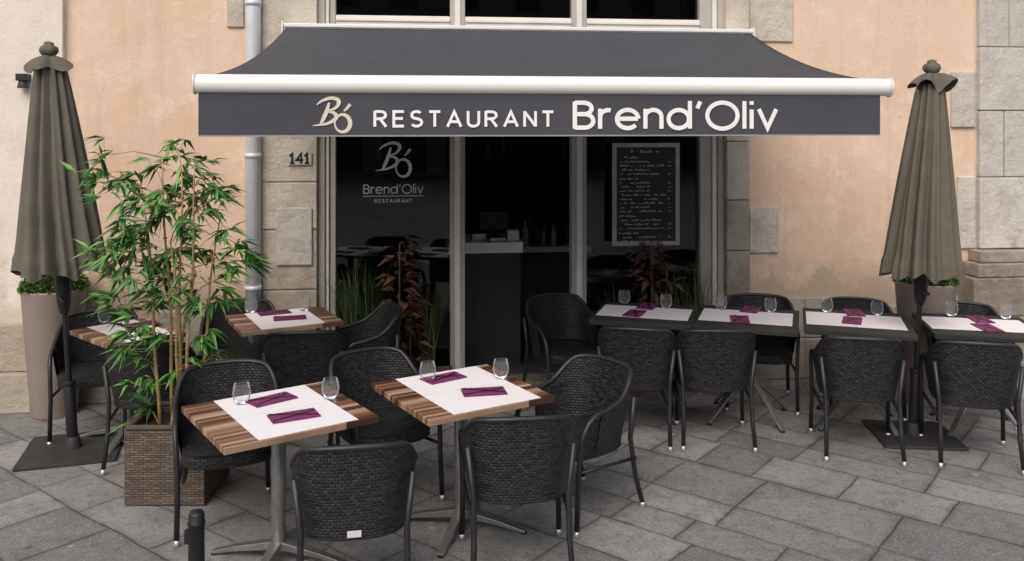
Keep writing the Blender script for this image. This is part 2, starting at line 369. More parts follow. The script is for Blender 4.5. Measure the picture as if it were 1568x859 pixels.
# ---------------------------------------------------------------- ground
g=MB(); g.add([(-60,-40,0),(60,-40,0),(60,60,0),(-60,60,0)],[(0,1,2,3)],'pave'); mk('paved_ground',g)
# opposite side of the square (behind the photographer, seen in the panes)
ob_=MB(); Y=-24; ob_.box(-30,30,Y-6,Y,0,9.5,'oppw'); ob_.box(-30.3,30.3,Y-6,Y+.3,9.501,9.8,'oppw'); ob_.box(-30,30,Y+.001,Y+.15,3.6,3.8,'oppw')
for i in range(-10,11):
    x=i*2.8
    ob_.box(x-.55,x+.55,Y+.001,Y+.01,4.6,6.6,'oppg'); ob_.box(x-.55,x+.55,Y+.001,Y+.01,7.3,8.9,'oppg')
    ob_.box(x-.75,x+.75,Y+.001,Y+.12,4.45,4.59,'oppw'); ob_.box(x-.95,x+.95,Y+.001,Y+.01,.1,3.1,'oppg')
mk('opposite_building',ob_)
# ---------------------------------------------------------------- building
bld=empty('restaurant_building',FL,TH)
def U(px,w=0.0): return F(px,300,w)[0]
def Z(px,py,w=0.0): return F(px,py,w)[1]
TOP=7.0
uo0,uo1=U(486),U(1110)
w=MB()
w.box(-14,U(100),-0.06,0.5,0,TOP,'white')
w.box(U(100),uo0,0.0,0.5,0,TOP,'peach')
w.box(uo1,U(1492),0.0,0.5,0,TOP,'peach')
w.box(U(1492),14,-0.02,0.5,0,TOP,'white')
w.box(uo0,uo1,0.0,0.5,4.6,TOP,'peach')
mk('plaster_walls',w,parent=bld)
s=MB(); rs=random.Random(3)
def stack(u0,u1,z0,z1,proud,k,hs=(0.38,0.55),jit=0.008):
    z=z0
    while z<z1-0.01:
        h=min(rs.uniform(*hs),z1-z)
        if z1-z-h<0.12: h=z1-z
        j=rs.uniform(0,jit)
        s.box(u0,u1,-proud-j,0.02,z+0.003,z+h-0.003,k); z+=h
stack(U(402),uo0-0.001,0,TOP,0.03,'stone')
stack(uo1+0.001,U(1146),1.55,TOP,0.035,'stone')
stack(uo1+0.001,U(1146),0,1.55,0.032,'stoned',(.25,.4),.02)
def quoin(px0,px1,py0,py1,proud=0.022,k='stone'):
    a=U(px0);b=U(px1); m=(px0+px1)/2
    s.box(a,b,-proud,0.02,max(0,Z(m,py1)),Z(m,py0),k)
quoin(348,374,-60,42); quoin(1147,1213,-60,64); quoin(1147,1191,317,387)
quoin(1455,1491,110,195,0.03,'stonew'); quoin(1464,1491,270,380,0.03,'stonew')
s.box(U(424),U(479),-0.055,-0.037,Z(450,405),Z(450,317),'stonew')
def plinth(px0,px1,py0,proud,k,n):
    a=U(px0);b=U(px1); cuts=[0]+[ (i+rs.uniform(-.25,.25))/n for i in range(1,n)]+[1]
    for i in range(n):
        x0=a+(b-a)*cuts[i]; x1=a+(b-a)*cuts[i+1]; zt=Z((px0+px1)/2,py0)+rs.uniform(-.05,.06)
        s.box(x0+0.002,x1-0.002,-proud-rs.uniform(0,.008),0.02,0.002,zt*0.5-0.003,k)
        s.box(x0+0.002,x1-0.002,-proud+0.01-rs.uniform(0,.008),0.02,zt*0.5+0.003,zt,k)
plinth(1150,1490,460,0.03,'stone',5)
plinth(102,374,480,0.03,'stone',4)
s.box(-14,U(100),-0.13,-0.05,0.30,0.66,'stone')
s.box(-14,U(100)+0.03,-0.20,-0.05,0.0,0.296,'stone')
zt=Z(1530,380)
z=zt+.006; row=0
while z<TOP:
    h=rs.uniform(.40,.66); x=U(1492); 
    while x<U(1492)+3:
        wd=rs.uniform(.5,.85) if not(x==U(1492) and row%2) else rs.uniform(.2,.34)
        s.box(x+.003,x+wd-.003,-.07-rs.uniform(0,.014),.0,z+.003,z+h-.003,'stonew'); x+=wd
    z+=h; row+=1
for xa,xb in ((0,.55),(.556,1.3),(1.306,2.4)):
    for off,pr,za,zb_ in ((1482,.17,zt-.10,zt),(1474,.21,zt-.22,zt-.104),(1464,.25,zt-.55,zt-.225),(1458,.29,0,zt-.555)):
        u=U(off); s.box(u+(xa if xa==0 else xa+(U(1482)-u)),u+xb+(U(1482)-u)-.004,-pr-rs.uniform(0,.008),0,za,zb_,'stoned')
mk('stone_dressings',s,parent=bld,bevel=0.016)
f=MB()
f.box(uo0,U(497),0.02,0.20,0,4.6,'frame'); f.box(U(497)+.001,U(503),0.045,0.20,0,4.6,'framew'); f.box(U(503)+.001,U(513),0.07,0.20,0,4.6,'frame')
f.box(U(1101),uo1,0.02,0.20,0,4.6,'frame'); f.box(U(1094),U(1101)-.001,0.045,0.20,0,4.6,'framew'); f.box(U(1076),U(1094)-.001,0.07,0.20,0,4.6,'frame')
for a,b in ((690,713),(878,901)):
    f.box(U(a),U(b),0.07,0.19,0,4.6,'frame'); f.box(U(a+7),U(b-7),0.055,0.0695,0,4.6,'framew')
tz=Z(784,27,-.1)
for a,b in ((513,690),(713,878),(901,1076)):
    f.box(U(a)+.001,U(b)-.001,0.075,0.185,2.80,tz,'framew')
    f.box(U(a)+.001,U(b)-.001,0.060,0.0745,tz-.05,tz-.02,'framew')
    f.box(U(a)+.001,U(b)-.001,0.075,0.185,4.5,4.6,'framew')
for a,b in ((513,690),(901,1076)):
    f.box(U(a)+.001,U(b)-.001,0.075,0.185,0,0.14,'frame')
f.box(U(713)+.001,U(878)-.001,0.05,0.3,0.0,0.03,'stoned')
mk('shopfront_frame',f,parent=bld,bevel=0.006)
gl=MB()
for a,b in ((513,690),(901,1076)):
    gl.add([(U(a),0.13,.14),(U(b),0.13,.14),(U(b),0.13,2.80),(U(a),0.13,2.80)],[(0,1,2,3)],'glass')
for a,b in ((513,690),(713,878),(901,1076)):
    gl.add([(U(a),0.13,tz),(U(b),0.13,tz),(U(b),0.13,4.5),(U(a),0.13,4.5)],[(0,1,2,3)],'glass')
mk('window_panes',gl,parent=bld)
it=MB()
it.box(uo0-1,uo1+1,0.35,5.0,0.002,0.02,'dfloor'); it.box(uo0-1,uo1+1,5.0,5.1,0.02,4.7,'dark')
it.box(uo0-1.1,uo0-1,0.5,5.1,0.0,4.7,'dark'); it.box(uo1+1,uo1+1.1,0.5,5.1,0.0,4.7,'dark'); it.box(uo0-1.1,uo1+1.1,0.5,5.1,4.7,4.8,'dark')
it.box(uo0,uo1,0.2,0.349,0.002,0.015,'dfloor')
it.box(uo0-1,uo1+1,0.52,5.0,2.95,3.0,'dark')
mk('interior_room',it,parent=bld)
ic=MB()
def IU(px,y): return F(px,300,-y)[0]
def IZ(px,py,y): return F(px,py,-y)[1]
yc=.62
a,b=IU(690,yc),IU(797,yc)
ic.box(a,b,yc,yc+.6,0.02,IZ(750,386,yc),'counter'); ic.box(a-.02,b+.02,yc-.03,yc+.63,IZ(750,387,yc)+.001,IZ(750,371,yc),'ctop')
y2=1.5; a2,b2=IU(797,y2),IU(905,y2)
ic.box(b+.03,b2,y2,y2+.5,0.02,IZ(830,386,y2),'counter'); ic.box(b+.03,b2,y2-.02,y2+.52,IZ(830,386,y2)+.001,IZ(830,378,y2),'ctop')
zt=IZ(750,371,yc); y3=yc+.25
ic.box(IU(735,y3),IU(778,y3),y3,y3+.03,zt+.08,zt+.25,'black'); ic.box(IU(750,y3),IU(762,y3),y3+.03,y3+.06,zt,zt+.1,'black'); ic.box(IU(745,y3),IU(768,y3),y3-.04,y3+.12,zt+.001,zt+.015,'black')
ic.box(IU(722,y3),IU(742,y3),y3-.12,y3,zt+.001,zt+.06,'alu'); ic.box(IU(775,y3),IU(792,y3),y3-.14,y3,zt+.001,zt+.09,'ctop')
ic.box(IU(748,y3),IU(770,y3),y3-.2,y3-.1,zt+.001,zt+.03,'alu')
zb=IZ(830,378,y2)
for i in range(14):
    px=802+i*5.4+random.uniform(-1.5,1.5); h=random.uniform(.16,.32); r=random.uniform(.022,.038)
    ic.lathe([(r,0),(r,h*.6),(r*.35,h*.75),(r*.35,h),(0,h)],random.choice(['steel','framew','black','bottle','terra','alu']),10,(IU(px,y2),y2+.1+random.uniform(0,.3),zb+.002))
ys=4.6
for zz in (1.35,1.72,2.09):
    ic.box(IU(740,ys),IU(960,ys),ys,ys+.25,zz,zz+.03,'shelf')
    for i in range(18):
        h=random.uniform(.2,.28)
        ic.lathe([(.035,0),(.035,h*.6),(.012,h*.78),(.012,h)],random.choice(['steel','bottle','terra','bottle','greyframe']),8,(IU(748+i*12+random.uniform(-3,3),ys),ys+.12,zz+.031))
mk('bar_counter',ic,parent=bld)
wl=MB(); yw=0.122
logo(wl,U(573),U(632),Z(600,273),Z(600,219),'decal',yw,0.018)
text(wl,"Brend'Oliv",U(556),U(648),Z(600,298),Z(600,284),0.0085,'decal',yw,.2)
ribbon(wl,[(U(555),Z(600,302)),(U(649),Z(600,302))],.005,'decal',yw)
text(wl,"RESTAURANT",U(573),U(631),Z(600,312),Z(600,307),0.005,'decal',yw,.35)
mk('window_lettering',wl,parent=bld)
dp=MB(); up=(U(376,.08)+U(400,.08))/2; r=(U(400,.08)-U(376,.08))/2
dp.tube([(up,-.09,0.12),(up,-.09,2.95),(up,-.09,TOP)],r,'pipe',20)
dp.tube([(up,-.09,0.0),(up,-.09,0.14)],r*1.15,'pipe',20)
for z in (1.95,3.16,0.9): dp.tube([(up,-.09,z-.018),(up,-.09,z+.018)],r*1.12,'pipe',20); dp.box(up-.015,up+.015,-.07,0,z-.012,z+.012,'pipe')
mk('downpipe',dp,FL,TH)
hn=MB(); a,b=U(442),U(478); z0,z1=Z(460,252),Z(460,233)
hn.box(a,b,-.052,-.04,z0,z1,'stonew')
H=z1-z0
def one(x): ribbon(hn,[(x-.02,z0+H*.68),(x,z0+H*.88),(x,z0+H*.12)],.019,'black',-.054); ribbon(hn,[(x-.018,z0+H*.14),(x+.018,z0+H*.14)],.016,'black',-.054)
one(a+.035); one(b-.035); xm=(a+b)/2
ribbon(hn,[(xm+.012,z0+H*.1),(xm+.012,z0+H*.9),(xm-.025,z0+H*.38),(xm+.03,z0+H*.38)],.019,'black',-.054)
mk('house_number_sign',hn,FL,TH)
lm=MB(); u=U(36,.1); z=Z(36,124,.1)
lm.box(u-.04,u+.04,-.15,-.06,z+.0,z+.055,'black'); lm.tube([(u,-.11,z-.055),(u,-.11,z)],[.042,.03],'steel',14)
mk('wall_spotlight',lm,FL,TH,bevel=.004)
cb=MB(); wy=.03; a,b=U(938,wy),U(1041,wy); z0,z1=Z(990,376,wy),Z(990,219,wy)
cb.box(a,b,-.028,-.01,z0,z0+.035,'greyframe'); cb.box(a,b,-.028,-.01,z1-.035,z1,'greyframe')
cb.box(a,a+.035,-.0275,-.01,z0+.035,z1-.035,'greyframe'); cb.box(b-.035,b,-.0275,-.01,z0+.035,z1-.035,'greyframe')
cb.box(a+.035,b-.035,-.018,-.008,z0+.035,z1-.035,'board')
rc=random.Random(5)
def scrib(x,z,wd,h,lw=.0045):
    n=int(wd/.008); pts=[]
    for i in range(n):
        if rc.random()<.12:
            if len(pts)>2: ribbon(cb,pts,lw,'chalk',-.020)
            pts=[]; continue
        pts.append((x+i*.008,z+rc.uniform(.2,1)*h*(1 if i%2 else .3)))
    if len(pts)>2: ribbon(cb,pts,lw,'chalk',-.020)
scrib(a+.16,z1-.085,.26,.03,.006)
zz=z1-.125
for t in [0,1,1,1,1,0,1,1,1,1,1,1,1,1,0,1,1,1,0,1,1]:
    if t==0: zz-=.006; scrib(a+.055,zz,.18,.022,.0055)
    else: scrib(a+.065,zz,rc.uniform(.26,.42),.018); scrib(b-.1,zz,.035,.018)
    zz-=.0345
cb.box(a+.1,a+.12,-.01,.12,z1-.02,z1-.005,'steel'); cb.box(b-.12,b-.1,-.01,.12,z1-.02,z1-.005,'steel')
mk('chalkboard_menu',cb,FL,TH)
# ---------------------------------------------------------------- awning
aw=empty('awning',FL,TH)
WB=2.4
al,ar=F(300,120,WB)[0],F(1360,120,WB)[0]; cl,cr=F(435,38,.15)[0],F(1150,43,.15)[0]
zb0=2.365; rb=.052; zbar=zb0+rb
c=MB(); c.box(cl,cr,-.2,-.03,2.965,2.995,'ivory'); c.box(cl,cr,-.19,-.03,2.90,2.964,'ivory')
c.box(cl-.015,cl,-.21,-.03,2.88,3.01,'ivory'); c.box(cr,cr+.015,-.21,-.03,2.88,3.01,'ivory')
for u in (cl+.5,cr-.5,(cl+cr)/2): c.box(u-.05,u+.05,-.03,.06,2.85,2.98,'greyframe')
mk('cassette',c,parent=aw,bevel=.006)
fb=MB(); nx,ny=48,30; vs=[]
for j in range(ny+1):
    t=j/ny; y=-.2+(-WB+.2)*t; z=2.955+(zbar+rb*.7-2.955)*t-.075*4*t*(1-t)
    for i in range(nx+1):
        q=i/nx; x=(cl+.02)*(1-q)*(1-t)+(al+.03)*(1-q)*t+(cr-.02)*q*(1-t)+(ar-.05)*q*t
        e=4*q*(1-q); vs.append((x,y,z-.012*math.sin(t*math.pi)*e+.003*math.sin(q*math.pi*14)*math.sin(t*math.pi)))
fs=[(j*(nx+1)+i,j*(nx+1)+i+1,(j+1)*(nx+1)+i+1,(j+1)*(nx+1)+i) for j in range(ny) for i in range(nx)]
fb.add(vs,fs,'awn',True); ob=mk('canopy_fabric',fb,parent=aw); sm=ob.modifiers.new('s','SOLIDIFY'); sm.thickness=.003
b=MB(); b.tube([(al,-WB,zbar),(al+.02,-WB,zbar),(ar-.02,-WB,zbar),(ar,-WB,zbar)],rb,'ivory',24)
b.tube([(al-.008,-WB,zbar),(al,-WB,zbar)],rb*1.12,'ivory',24); b.tube([(ar,-WB,zbar),(ar+.008,-WB,zbar)],rb*1.12,'ivory',24)
mk('front_bar',b,parent=aw)
v=MB(); nx=60; vs=[]; vl,vr=F(305,180,WB)[0],F(1345,180,WB)[0]; zv=2.132
for j,(z) in enumerate((zbar-rb*.6,2.25,zv+.008)):
    for i in range(nx+1):
        q=i/nx; vs.append((vl+(vr-vl)*q,-WB-.02+.004*math.sin(q*21)*(j*.5)*0.4,z))
v.add(vs,[(j*(nx+1)+i,(j+1)*(nx+1)+i,(j+1)*(nx+1)+i+1,j*(nx+1)+i+1) for j in range(2) for i in range(nx)],'awn',True)
v.box(vl,vr,-WB-.023,-WB-.017,zv,zv+.008,'hem')
mk('valance',v,parent=aw)
t=MB(); yt=-WB-.0255
def A(px,py): return F(px,py,WB+.02)
text(t,"RESTAURANT",A(574,0)[0],A(847,0)[0],A(700,194)[1],A(700,170)[1],.0155,'textw',yt,.36)
text(t,"Brend'Oliv",A(880,0)[0],A(1188,0)[0],A(1000,197)[1],A(1000,156)[1],.0245,'textw',yt,.21)
logo(t,A(478,0)[0],A(540,0)[0],A(510,203)[1],A(510,150)[1],'textc',yt,.0145)
mk('sign_lettering',t,parent=aw)
ar_=MB()
for u0,sg in ((cl+.35,1),(cr-.35,-1)):
    e=(u0+sg*.75,-1.15,2.60); ar_.tube([(u0,-.15,2.86),e],.022,'ivory',10); ar_.tube([e,(u0+sg*.05,-WB+.05,zbar)],.02,'ivory',10)
mk('folding_arms',ar_,parent=aw)
# ---------------------------------------------------------------- chair
def chairmesh():
    m=MB(); na,nz=36,8; A0=math.radians(104)
    def plan(a,sc,off=0):
        sx=math.sin(a); cx=math.cos(a); x=math.copysign(abs(sx)**.72,sx)*(.282*sc+off)
        y=-math.copysign(abs(cx)**.72,cx)*(.265*sc+off); return x,y
    def rim(a):
        t=abs(a)/A0; k=max(0,(t-.38)/.62); k=k*k*(3-2*k); return .805-.012*(t/.38)**2*(t<.38)-.012*(t>=.38)-.165*k
    for off,flip in ((0,0),(-.018,1)):
        vs=[];uv=[]; al_=0; prev=None
        for i in range(na+1):
            a=-A0+2*A0*i/na; pp=Vector(plan(a,1)); 
            if prev is not None: al_+=(pp-prev).length
            prev=pp
            for j in range(nz+1):
                q=j/nz; z=.385+(rim(a)-.385)*q; sc=.84+.16*q**.8
                x,y=plan(a,sc,off); vs.append((x,y-.03*q,z)); uv.append((al_,z))
        fs=[]
        for i in range(na):
            for j in range(nz):
                p=i*(nz+1)+j; fc=(p,p+nz+1,p+nz+2,p+1); fs.append(fc[::-1] if flip else fc)
        m.add(vs,fs,'rattan',True,uv)
    rp=[]
    for i in range(na+1):
        a=-A0+2*A0*i/na; x,y=plan(a,1,-.009); rp.append((x,y-.03,rim(a)))
    x,y,z=rp[-1]
    fwd=[(x+.002,y+.05,z-.008),(x+.002,y+.10,z-.04),(x-.002,y+.14,z-.10),(x-.008,y+.155,z-.2),(x-.012,y+.165,.3),(x-.008,y+.18,.035)]
    fwd_l=[(-p[0],p[1],p[2]) for p in fwd]
    m.tube(fwd_l[::-1]+rp+fwd,.0145,'tube',10,True)
    for q in (fwd[-1],fwd_l[-1]): m.tube([q,(q[0],q[1]+.003,0)],.0148,'silver',10)
    for sg in (1,-1):
        m.tube([(sg*.258,-.213,.66),(sg*.230,-.213,.42),(sg*.230,-.255,.2),(sg*.238,-.305,.035)],.0145,'tube',10)
        m.tube([(sg*.238,-.305,.036),(sg*.239,-.311,0)],.0148,'silver',10)
        m.tube([(sg*.236,-.25,.30),(sg*.25,.20,.33)],.010,'tube',8)
    m.tube([(plan(-A0+2*A0*i/na,.84,-.011)[0],plan(-A0+2*A0*i/na,.84,-.011)[1],.385) for i in range(na+1)],.013,'tube',8)
    n=32; ring=[]
    for i in range(n):
        a=2*math.pi*i/n; ring.append((math.copysign(abs(math.cos(a))**.55,math.cos(a))*.238,math.copysign(abs(math.sin(a))**.55,math.sin(a))*.228+.015))
    vs=[];uv=[]
    for sc,z in ((.96,.375),(1,.385),(1,.44),(.97,.452),(.6,.447),(.0,.443)):
        for i,(x,y) in enumerate(ring): vs.append((x*sc,y*sc,z)); uv.append((x*sc+ (0 if z>.44 else y*sc),y*sc if z>.44 else z))
    fs=[(r*n+i,r*n+(i+1)%n,(r+1)*n+(i+1)%n,(r+1)*n+i) for r in range(5) for i in range(n)]
    m.add(vs,fs,'rattan',True,uv)
    m.add([vs[i] for i in range(n)],[tuple(range(n))[::-1]],'tube')
    return m
cm=chairmesh(); first=None; rj=random.Random(21)
def chair(x,y,fx,fy,label=False):
    global first
    rot=math.atan2(fy,fx)-math.pi/2+rj.uniform(-.05,.05)
    if first is None:
        ob=mk('dining_chair',cm,(x,y,0),rot); first=ob
    else: ob=mk('dining_chair',None,(x,y,0),rot,mesh=first.data)
    if label:
        l=MB(); l.box(-.03,.03,-.256,-.246,.405,.43,'label'); mk('maker_label',l,(0,0,0),parent=ob)
    return ob
chair(-1.58,4.90,.35,-.9)
chair(-.73,4.08,-.16,1,True)
chair(.02,4.45,-.10,1)
chair(.36,5.04,-.72,-.62)
chair(-.76,5.2,.6,-.8)
chair(-1.44,6.17,-.1,1)
chair(-2.08,6.72,.25,-1)
chair(-1.13,6.62,-.9,-.35)
chair(-2.37,5.86,-.15,1)
chair(-2.98,6.32,.35,-1)
chair(.90,6.27,.18,1); chair(1.41,6.22,.05,1); chair(2.34,6.0,.2,1); chair(3.05,5.87,.22,1)
chair(1.95,6.93,-.25,-1); chair(2.68,6.78,-.15,-1); chair(3.42,6.62,-.2,-1); chair(.42,6.95,.5,-1)
# ---------------------------------------------------------------- tables
def table(quad,kind,name):
    W=[Vector(G(px,py,.75)) for px,py in quad]; Lq,B,R,Fq=W; c=(Lq+B+R+Fq)/4
    u=((B-Lq)+(R-Fq))/2; v=((Lq-Fq)+(B-R))/2
    au=math.atan2(u.y,u.x); av=math.atan2(v.y,v.x)-math.pi/2; ang=(au+av)/2
    hx,hy=u.length/2,v.length/2
    e=empty(name,(c.x,c.y,0),ang)
    tp=MB()
    if kind=='wood': tp.box(-hx,hx,-hy,hy,.718,.75,'wood')
    else:
        tp.box(-hx,hx,-hy,hy,.728,.75,'slate'); tp.box(-hx+.004,hx-.004,-hy+.004,hy-.004,.712,.7275,'edge')
    mk('table_top',tp,parent=e,bevel=.003)
    bs=MB()
    hub=.10 if kind=='wood' else .34
    bs.tube([(0,0,hub-.02 if kind!='wood' else .05),(0,0,.715)],.036 if kind=='wood' else .03,'alu',16)
    bs.box(-.16,.16,-.02,.02,.695,.711,'steel'); bs.box(-.02,.02,-.16,-.0205,.695,.711,'steel'); bs.box(-.02,.02,.0205,.16,.695,.711,'steel')
    for k in range(4):
        a=math.pi/4+k*math.pi/2; r=.36 if kind=='wood' else .37
        d=Vector((math.cos(a),math.sin(a),0)); p=Vector((-math.sin(a),math.cos(a),0))
        z0=hub; pr=[]
        for rr,zz,hh,ww in ((.02,z0,.045,.026),(r*.6,z0*.45+.015,.028,.022),(r,.02,.016,.018)):
            q=d*rr; pr+=[q+p*ww+Vector((0,0,zz)),q-p*ww+Vector((0,0,zz)),q-p*ww+Vector((0,0,zz-hh*.9)),q+p*ww+Vector((0,0,zz-hh*.9))]
        fs=[]
        for i in range(2):
            for j in range(4): fs.append((i*4+j,i*4+(j+1)%4,i*4+4+(j+1)%4,i*4+4+j))
        fs.append((8,9,10,11)); bs.add(pr,fs,'alu')
        bs.tube([tuple(d*r*.97),tuple(d*r*.97+Vector((0,0,.012)))],.02,'black',10)
    mk('pedestal_base',bs,parent=e,bevel=.002)
    return c,ang,hx,hy
gm=MB()
gm.lathe([(.0,.002),(.018,0.001),(.030,.004),(.043,.03),(.047,.055),(.043,.085),(.038,.105)],'drink',28)
gfirst=[None]
def glass(x,y):
    if gfirst[0] is None: gfirst[0]=mk('drinking_glass',gm,(x,y,.7525))
    else: mk('drinking_glass',None,(x,y,.7525),mesh=gfirst[0].data)
def napkin(x,y,ang):
    m=MB(); m.box(-.118,.118,-.066,.066,0,.003,'napkin'); m.box(-.116,.117,-.064,.067,.0035,.006,'napkin')
    def bar(pts,ws,z):
        vs=[];
        for (px,py),w_ in zip(pts,ws): vs+=[(px,py-w_,z),(px,py+w_,z)]
        m.add(vs,[(2*i,2*i+2,2*i+3,2*i+1) for i in range(len(pts)-1)],'cutlery')
    bar([(-.115,-.046),(-.02,-.014),(.03,.0),(.115,.034)],[.007,.006,.010,.005],.009)
    bar([(-.11,.056),(0,.01),(.04,-.010)],[.008,.006,.006],.0105)
    for k in (-1,0,1): bar([(.04,-.010+k*.006),(.11,-.045+k*.008)],[.0026,.002],.0105)
    mk('napkin_with_cutlery',m,(x,y,.754),ang)
def mat_(c,ang,u0,u1,v0,v1):
    vm=(v0+v1)/2
    for a,b,z in ((v0,vm-.001,0),(vm+.001,v1,.0003)):
        m=MB(); m.box(u0,u1,a,b,z,z+.0008,'paper'); mk('paper_placemat',m,(c.x,c.y,.7508),ang)
def gp(px,py): return G(px,py,.755)
c,ang,hx,hy=table([(270,618),(480,592),(604,635),(345,683)],'wood','wooden_dining_table')
mat_(c,ang,-hx*.58,hx*.72,-hy*.97,hy*.97)
napkin(*gp(416,612),ang+.15); napkin(*gp(450,637),ang-.12); glass(*gp(370,617)); glass(*gp(506,609))
c,ang,hx,hy=table([(558,583),(740,563),(866,605),(660,641)],'wood','wooden_dining_table')
mat_(c,ang,-hx*.62,hx*.78,-hy*.97,hy*.97)
napkin(*gp(679,579),ang+.1); napkin(*gp(741,600),ang-.35); glass(*gp(655,582)); glass(*gp(767,578))
c,ang,hx,hy=table([(335,482),(490,471),(532,492),(378,507)],'wood','wooden_dining_table')
mat_(c,ang,-hx*.62,hx*.62,-hy*.97,hy*.97)
napkin(*gp(420,479),ang); napkin(*gp(444,487),ang-.2); glass(*gp(384,478)); glass(*gp(466,475))
c,ang,hx,hy=table([(112,505),(215,487),(285,508),(165,531)],'wood','wooden_dining_table')
mat_(c,ang,-hx*.55,hx*.75,-hy*.97,hy*.97)
napkin(*gp(215,497),ang); glass(*gp(160,493))
for quad,naps,gls in (
 ([(895,489),(932,464),(1080,468),(1051,498)],[(992,469),(972,480)],[(956,464),(1020,471)]),
 ([(1054,498),(1082,468),(1232,475),(1213,506)],[(1150,474),(1133,489)],[(1104,473),(1180,477)]),
 ([(1221,504),(1238,473),(1388,479),(1401,514)],[(1308,479),(1305,491)],[(1266,477),(1343,482)]),
 ([(1420,511),(1408,480),(1555,484),(1618,519)],[(1500,489),(1512,502)],[(1457,483),(1540,487)])):
    c,ang,hx,hy=table(quad,'slate','bistro_table')
    mat_(c,ang,-hx*.56,hx*.62,-hy*.88,hy*.94)
    for q in naps: napkin(*gp(*q),ang+random.uniform(-.15,.15))
    for q in gls: glass(*gp(*q))
# ---------------------------------------------------------------- umbrellas
def umbrella(x,y,H,zb,rb_,leanx,seed,basew):
    r_=random.Random(seed); e=empty('closed_patio_umbrella',(x,y,0))
    tx=leanx
    def ax(z): return tx*max(0,z)/H
    m=MB(); nz,n=40,160; zt=H-.17; vs=[]
    ph=[r_.uniform(0,6.28) for _ in range(4)]
    for j in range(nz+1):
        t=j/nz; z=zb+(zt-zb)*t
        R=rb_*(1-t)**.9*.66+rb_*.34+(.008 if t<.1 else 0)
        for i in range(n):
            a=2*math.pi*i/n
            tw=a+.10*t+.10*math.sin(2.5*t+ph[0])
            p=abs(math.sin(6*tw+ph[1]))**.7*.32+.08*math.sin(17*tw+ph[2]+1.5*t)*(1-.4*t)+.04*math.sin(3*a+ph[3])
            rr=R*(.76+p)
            zz=z+(1-t)**8*(.022*math.sin(6*a+ph[1])+.014*math.sin(13*a))
            vs.append((ax(zz)+rr*math.cos(a),rr*math.sin(a)*.92,zz))
    fs=[(j*n+i,j*n+(i+1)%n,(j+1)*n+(i+1)%n,(j+1)*n+i) for j in range(nz) for i in range(n)]
    m.add(vs,fs,'umb',True)
    vs=[];cz=H-.07; nr=6
    for j in range(nr+1):
        q=j/nr
        for i in range(32):
            a=2*math.pi*i/32; pk=abs(math.cos(2*a+ph[0]))
            rr=.025+q*(.065+.085*pk**2); zz=cz-.02-q*q*(.075+.03*math.sin(5*a+ph[2]))-q*.05*(1-pk)
            vs.append((ax(H)+rr*math.cos(a),rr*math.sin(a),zz))
    m.add(vs,[(j*32+i,(j+1)*32+i,(j+1)*32+(i+1)%32,j*32+(i+1)%32) for j in range(nr) for i in range(32)],'umb',True)
    m.lathe([(.02,-.05),(.045,-.035),(.058,-.01),(.052,.015),(.028,.03),(.03,.045),(0,.055)],'umb',20,(ax(H),0,H-.05),fr=lambda a,t:1+.10*math.sin(5*a)+.05*math.sin(9*a))
    mk('folded_canopy',m,parent=e)
    p=MB()
    p.tube([(0,0,.03),(ax(H-.1),0,H-.1)],.019,'black',14)
    p.tube([(0,0,.02),(ax(.45),0,.45)],.036,'black',16)
    p.tube([(ax(.45),0,.45),(ax(.47),0,.475)],[.044,.044],'black',16)
    p.tube([(ax(.93),0,.93),(ax(1.0),0,1.0),(ax(1.15),0,1.15),(ax(1.25),0,1.25)],[.03,.045,.05,.04],'black',14)
    p.tube([(ax(1.05)-.02,-.03,1.05),(ax(1.05)+.02,-.10,1.02)],.012,'black',8)
    p.box(-basew,basew,-basew,basew,.004,.022,'steel')
    p.tube([(0,0,.022),(0,0,.10)],[.055,.04],'steel',16)
    mk('pole_and_base',p,parent=e,bevel=.002)
    return e
x,y=G(112,690); umbrella(x,y,2.2+125*y/FPX,2.2-225*y/FPX,.262,-.15,1,.30).rotation_euler[2]=.3
x,y=G(1398,668); umbrella(x,y,2.2+98*y/FPX,2.2-229*y/FPX,.242,.13,4,.27).rotation_euler[2]=-.1
# ---------------------------------------------------------------- pots with boxwood
def pot(x,y,name='potted_boxwood'):
    e=empty(name,(x,y,0)); m=MB()
    m.lathe([(0,.002),(.155,.002),(.16,.01),(.225,.92),(.235,.94),(.235,.955),(.215,.955),(.21,.90)],'pot',40)
    m.lathe([(.21,.90),(0,.91)],'soil',24); mk('pot',m,parent=e)
    l=MB()
    for i in range(2200):
        a=random.uniform(0,6.283); ph=math.acos(random.uniform(0,1)); R=.23*random.uniform(.86,1.03)
        d=Vector((math.cos(a)*math.sin(ph),math.sin(a)*math.sin(ph),math.cos(ph)*.62))
        p=Vector((0,0,.95))+d*R
        l.leaf(p,d+Vector((random.uniform(-.8,.8),random.uniform(-.8,.8),random.uniform(-.5,.8))),.026,.018,'box',.1)
    l.lathe([(.2,.9),(.19,1.0),(.12,1.06),(0,1.07)],'soil',20)
    mk('boxwood_foliage',l,parent=e)
x,y=G(83,633); pot(x,y); pot((1417-CX)*7.0/FPX,7.0)
